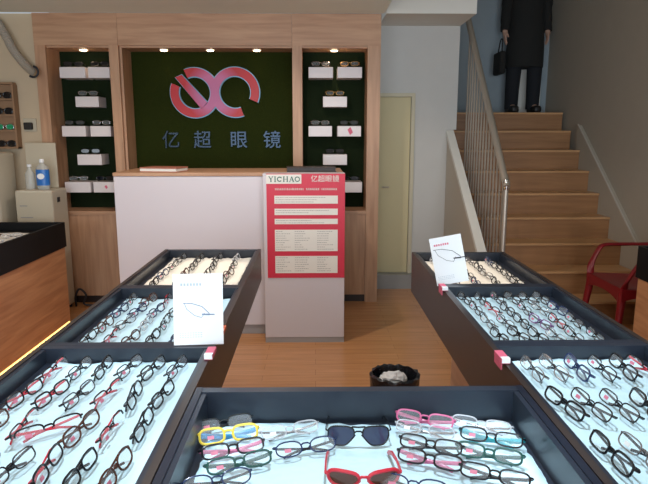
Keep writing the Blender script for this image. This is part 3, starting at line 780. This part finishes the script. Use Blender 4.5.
# cable at cabinet foot
cbp = smoothpath([(-2.12, 5.05, .006), (-2.11, 5.02, .10), (-2.07, 5.02, .17), (-2.02, 5.03, .11), (-2.04, 5.03, .03), (-1.9, 5.05, .012), (-1.65, 5.06, .01)], 8)
cb = tag(MB().tube([p-cbp[0] for p in cbp], .009, 8).build('power_cable', M['ink'], None, True), 'black looped cable on the floor against the left cabinet', 'cable'); cb.location = cbp[0]

# ------------------------------------------------------------------ waste bin
bn = tag(empty('waste_bin', (.43, 3.0, 0)), 'black bin lined with a bin bag on the aisle floor', 'bin')
MB().lathe([(.0, 0), (.10, 0), (.125, .21), (.118, .21), (.095, .01), (0, .01)], 24).build('bucket', M['ink'], bn, True)
vs = []; n = 40
a = MB(); rr = random.Random(2)
prof = [(.129, .10), (.133, .17), (.136, .222), (.12, .226), (.108, .18), (.1, .13)]
ring = [[(r*(1+rr.uniform(-.03, .03))*math.cos(2*PI*k/n), r*(1+rr.uniform(-.03, .03))*math.sin(2*PI*k/n), z+rr.uniform(-.008, .008)) for k in range(n)] for r, z in prof]
vs = [p for rg_ in ring for p in rg_]
fs = [(i*n+k, i*n+(k+1) % n, (i+1)*n+(k+1) % n, (i+1)*n+k) for i in range(len(prof)-1) for k in range(n)]
a.add(vs, fs); o = a.build('bin_bag', M['bag'], bn, True)
a = MB(); rr = random.Random(4)
bm = bmesh.new(); bmesh.ops.create_icosphere(bm, subdivisions=3, radius=1)
for v in bm.verts:
    v.co = Vector((v.co.x*.075, v.co.y*.06, v.co.z*.045))*(1+rr.uniform(-.14, .14))
a.add([v.co.copy() for v in bm.verts], [tuple(v.index for v in f.verts) for f in bm.faces]); bm.free()
cp = tag(a.build('crumpled_paper', M['card']), 'crumpled white paper inside the black bin', 'paper'); cp.location = (.425, 3.0, .19)

# ------------------------------------------------------------------ red chair
# local: sitter faces -x ; seat width along y
rcx = tag(empty('plastic_armchair', (2.32, 4.08, 0)), 'red plastic armchair at the foot of the stairs', 'chair')
sx0, sx1, hy = -.24, .22, .25; sz = .47
def surf(name, fn, nu, nv, th, parent, m):
    vs = [fn(i/nu, j/nv) for j in range(nv+1) for i in range(nu+1)]
    W = nu+1; top = len(vs); vs2 = [Vector(v)-Vector(th) for v in vs]
    fs = []
    for j in range(nv):
        for i in range(nu):
            q = j*W+i; fs.append((q, q+1, q+W+1, q+W)); fs.append((top+q, top+q+W, top+q+W+1, top+q+1))
    bd = list(range(nu+1))+[j*W+nu for j in range(1, nv+1)]+[nv*W+i for i in range(nu-1, -1, -1)]+[j*W for j in range(nv-1, 0, -1)]
    for k in range(len(bd)): fs.append((bd[k], top+bd[k], top+bd[(k+1) % len(bd)], bd[(k+1) % len(bd)]))
    return MB().add([Vector(v) for v in vs]+vs2, fs).build(name, m, parent, True)
surf('seat', lambda u, v: (sx0+(sx1-sx0)*u, -hy+2*hy*v, sz-.022*math.sin(PI*u)*math.sin(PI*v)-.02*u+(.0)), 12, 12, (0, 0, .012), rcx, M['redplastic'])
# front apron, arched
def apr(u, v):
    y = -hy+2*hy*u; low = .06+.05*abs(2*u-1)**2.5
    return (sx0-.004, y, sz-.002-low*v)
surf('front_apron', apr, 14, 3, (-.012, 0, 0), rcx, M['redplastic'])
for s in (-1, 1):
    surf('side_apron', (lambda s: lambda u, v: (sx0+(sx1-sx0)*u, s*(hy+.002), sz-.002-.02*u-(.05+.04*abs(2*u-1)**2.5)*v))(s), 12, 3, (0, s*-.012, 0), rcx, M['redplastic'])
    for fx, tx in ((sx0-.02, sx0+.022), (sx1+.05, sx1-.012)):
        MB().tube([(fx, s*(hy+.02), 0), (tx, s*(hy-.018), sz-.03)], [(.018, .018), (.030, .028)], 10).build('leg', M['redplastic'], rcx, True)
    arm = smoothpath([(sx0+.02, s*(hy-.01), sz-.02), (sx0+.03, s*(hy+.015), sz+.06), (sx0+.085, s*(hy+.03), sz+.17), (sx0+.13, s*(hy+.035), sz+.205), (sx0+.24, s*(hy+.035), sz+.21), (sx1+.01, s*(hy+.02), sz+.215), (sx1+.06, s*(hy-.02), sz+.235)], 5)
    MB().tube(arm, [(.013, .026)]*len(arm), 10, flat=(0, 0, 1)).build('armrest', M['redplastic'], rcx, True)
def back(u, v):
    y = -hy+.01+2*(hy-.01)*u; x = sx1+.0+.08*v-.05*abs(2*u-1)**2
    return (x, y, sz-.03+.36*v-(.07*abs(2*u-1)**3)*v)
surf('backrest', back, 14, 8, (-.01, 0, 0), rcx, M['redplastic'])

# ------------------------------------------------------------------ person on the landing
LZ = .193*9
pr = tag(empty('person', (2.34, 6.76, LZ)), 'person in a long dark coat and dark trousers standing at the top of the stairs', 'person')
def skin_mesh(name, V, E_, m, parent, lev=2, root=0):
    me = bpy.data.meshes.new(name); me.from_pydata([v[:3] for v in V], E_, [])
    o = bpy.data.objects.new(name, me); COL.objects.link(o)
    md = o.modifiers.new('s', 'SKIN'); md.use_smooth_shade = True
    sv = me.skin_vertices[0].data
    for i, v in enumerate(V):
        r = v[3]; sv[i].radius = r if isinstance(r, tuple) else (r, r); sv[i].use_root = (i == root)
    sb = o.modifiers.new('b', 'SUBSURF'); sb.levels = lev; sb.render_levels = lev
    bpy.context.view_layer.update()
    dg = bpy.context.evaluated_depsgraph_get()
    m2 = bpy.data.meshes.new_from_object(o.evaluated_get(dg)); bpy.data.objects.remove(o)
    m2.materials.clear(); m2.materials.append(m); m2.name = name
    for p in m2.polygons: p.use_smooth = True
    q = bpy.data.objects.new(name, m2); COL.objects.link(q); q.parent = parent
    return q
V = [(0, 0, .92, (.15, .10)), (0, 0, 1.15, (.14, .10)), (0, 0, 1.36, (.17, .10)), (0, .0, 1.46, .06), (0, -.01, 1.53, (.07, .08)), (0, -.015, 1.61, (.078, .095)), (0, -.01, 1.69, (.055, .07))]
E_ = [(0, 1), (1, 2), (2, 3), (3, 4), (4, 5), (5, 6)]
for s in (-1, 1):
    b0 = len(V)
    V += [(s*.10, 0, .86, .085), (s*.115, -.01, .48, .055), (s*.12, .01, .10, .04), (s*.125, -.10, .045, .035)]
    E_ += [(0, b0), (b0, b0+1), (b0+1, b0+2), (b0+2, b0+3)]
    b1 = len(V)
    hx = .225 if s > 0 else .245
    V += [(s*.19, 0, 1.38, .055), (s*.215, .02, 1.12, .043), (s*hx, -.03, .90, .03), (s*hx, -.05, .84, (.018, .035))]
    E_ += [(2, b1), (b1, b1+1), (b1+1, b1+2), (b1+2, b1+3)]
    for k in range(4):
        b2_ = len(V); L = (.06, .072, .066, .05)[k]; yy = -.075+.018*k
        V += [(s*hx, yy, .81, .0085), (s*(hx-.005), yy-.002, .81-L*.55, .0085), (s*(hx-.018), yy, .81-L, .007)]
        E_ += [(b1+3, b2_), (b2_, b2_+1), (b2_+1, b2_+2)]
    b2_ = len(V); V += [(s*(hx-.01), -.09, .85, .01), (s*(hx-.02), -.105, .81, .009)]; E_ += [(b1+3, b2_), (b2_, b2_+1)]
skin_mesh('body', V, E_, M['skin'], pr)
def loft(name, secs, m, parent, n=20):   # (cx, cy, z, rx, ry)
    vs = [(cx+rx*math.cos(2*PI*k/n), cy+ry*math.sin(2*PI*k/n), z) for cx, cy, z, rx, ry in secs for k in range(n)]
    fs = [(i*n+k, i*n+(k+1) % n, (i+1)*n+(k+1) % n, (i+1)*n+k) for i in range(len(secs)-1) for k in range(n)]
    fs += [tuple(range(n-1, -1, -1)), tuple((len(secs)-1)*n+k for k in range(n))]
    return MB().add(vs, fs).build(name, m, parent, True)
loft('coat', [(0, 0, .50, .205, .17), (0, 0, .7, .205, .17), (0, 0, .95, .19, .155), (0, 0, 1.15, .18, .15), (0, 0, 1.32, .215, .14), (0, 0, 1.40, .19, .12), (0, 0, 1.45, .09, .085), (0, 0, 1.50, .08, .08)], M['coat'], pr, 28)
for s in (-1, 1):
    hx = .225 if s > 0 else .245
    MB().tube(smoothpath([(s*.16, 0, 1.40), (s*.205, .01, 1.28), (s*.22, .02, 1.10), (s*hx, -.03, .89)], 5), [.075]*4+[.066]*5+[.058]*4+[.05]*3, 12).build('sleeve', M['coat'], pr, True)
    loft('trouser_leg', [(s*.12, .01, .05, .07, .075), (s*.12, .005, .25, .075, .08), (s*.115, -.01, .50, .082, .085), (s*.10, 0, .8, .09, .1)], M['jeans'], pr)
    MB().rbox(s*.125-.045, s*.125+.045, -.17, .09, .001, .085, .03, seg=3).build('shoe', M['shoe'], pr, True)
bm = bmesh.new(); bmesh.ops.create_uvsphere(bm, u_segments=20, v_segments=14, radius=1)
a = MB(); a.add([Vector((v.co.x*.098, v.co.y*.112+.012, max(v.co.z, -.45 if v.co.y > 0 else .28)*.115+1.665)) for v in bm.verts], [tuple(v.index for v in f.verts) for f in bm.faces]); bm.free()
a.build('hair', M['hair'], pr, True)
MB().tube([(0, -.11, 1.635), (0, -.128, 1.60), (0, -.118, 1.592)], [.008, .013, .011], 8).build('nose', M['skin'], pr, True)
for s in (-1, 1):
    MB().lathe([(0, -.008), (.01, -.004), (.012, 0), (.01, .004), (0, .008)], 10, TL(s*.033, -.103, 1.638)).build('eye', M['ink'], pr, True)
    MB().lathe([(0, -.02), (.01, -.012), (.012, .005), (0, .02)], 10, TL(s*.088, 0, 1.62)).build('ear', M['skin'], pr, True)
MB().tube([(-.022, -.108, 1.565), (0, -.116, 1.563), (.022, -.108, 1.565)], .005, 8).build('mouth', M['pink'], pr, True)
bg = tag(empty('hand_bag', (2.34-.30, 6.70, LZ+.42)), 'dark bag hanging at the side of the person on the landing', 'bag')
MB().rbox(-.03, .035, -.13, .13, 0, .24, .02, seg=3).build('bag_body', M['coat'], bg, True)
MB().tube(smoothpath([(0, -.08, .23), (.01, -.05, .36), (.01, .02, .365), (0, .06, .23)], 6), .007, 8).build('bag_handle', M['coat'], bg, True)
wb = tag(MB().rbox(-.13, .13, -.012, .012, 0, .52, .003).build('white_board', M['beam']), 'narrow white board standing on the landing behind the person', 'board'); wb.location = (2.49, 6.975, LZ+.0005)

# ------------------------------------------------------------------ unseen lamps added out of the frame to brighten trays, counter and room
def make_added_lamp(x, y, z, e, ang, col, tgt):
    t = tag(empty('added_lamp', (x, y, z)), 'round recessed ceiling lamp', 'lamp', 'unseen lamps added overhead')
    MB().lathe([(0, -.012), (.06, -.012), (.065, 0)], 20).build('lamp_ring', M['lampring'], t, True)
    spot(x, y, z-.03, e, ang, .35, col, tgt)
make_added_lamp(-.56, 2.75, 2.5, 80, 23, (1, .84, .64), (-.56, 2.72, .86))
make_added_lamp(.50, 2.70, 2.5, 80, 23, (1, .84, .64), (.74, 2.68, .86))
for x, y, tx, ty, e in ((-.56, 1.2, -.56, 1.25, 120), (-.56, 1.95, -.56, 1.95, 80), (.50, 1.2, .74, 1.25, 120), (.50, 1.95, .73, 1.95, 85), (.1, 1.05, .1, 1.08, 130)):
    make_added_lamp(x, y, 2.5, e, 34, (.76, .9, 1), (tx, ty, .86))
make_added_lamp(-1.9, 3.7, 2.5, 14, 120, (1, .76, .55), (-1.9, 4.2, 0))
make_added_lamp(-.3, 3.6, 2.5, 58, 140, (1, .88, .78), (-.3, 4.0, 0))
make_added_lamp(-1.3, 2.6, 2.5, 30, 150, (1, .93, .88), (-1.2, 2.8, 0))
make_added_lamp(.1, 2.4, 2.5, 26, 150, (1, .93, .88), (.1, 2.8, 0))

# daylight through the shopfront
def area(name, loc, rot, sx, sy, e, col):
    L = bpy.data.lights.new(name, 'AREA'); L.shape = 'RECTANGLE'; L.size = sx; L.size_y = sy; L.energy = e; L.color = col
    o = bpy.data.objects.new(name, L); COL.objects.link(o); o.location = loc; o.rotation_euler = rot; return o
area('shopfront_daylight', (-.2, -2.65, 1.3), (PI/2, 0, 0), 5.0, 2.2, 320, (.78, .89, 1))
wd_ = bpy.data.worlds.new('world'); scene.world = wd_; wd_.use_nodes = True
bgn = wd_.node_tree.nodes['Background']; bgn.inputs['Color'].default_value = (.75, .87, 1, 1); bgn.inputs['Strength'].default_value = .8

# ------------------------------------------------------------------ camera
cam = bpy.data.cameras.new('camera'); co = bpy.data.objects.new('camera', cam); COL.objects.link(co)
co.location = (0, 0, 1.5); co.rotation_euler = (math.radians(90-10.35), 0, math.radians(-.88))
cam.sensor_width = 36; cam.lens = 586/648*36; cam.clip_start = .02
scene.camera = co
scene.view_settings.view_transform = 'Standard'; scene.view_settings.look = 'None'; scene.view_settings.gamma = 1; scene.view_settings.use_curve_mapping = False
scene.view_settings.exposure = -.38
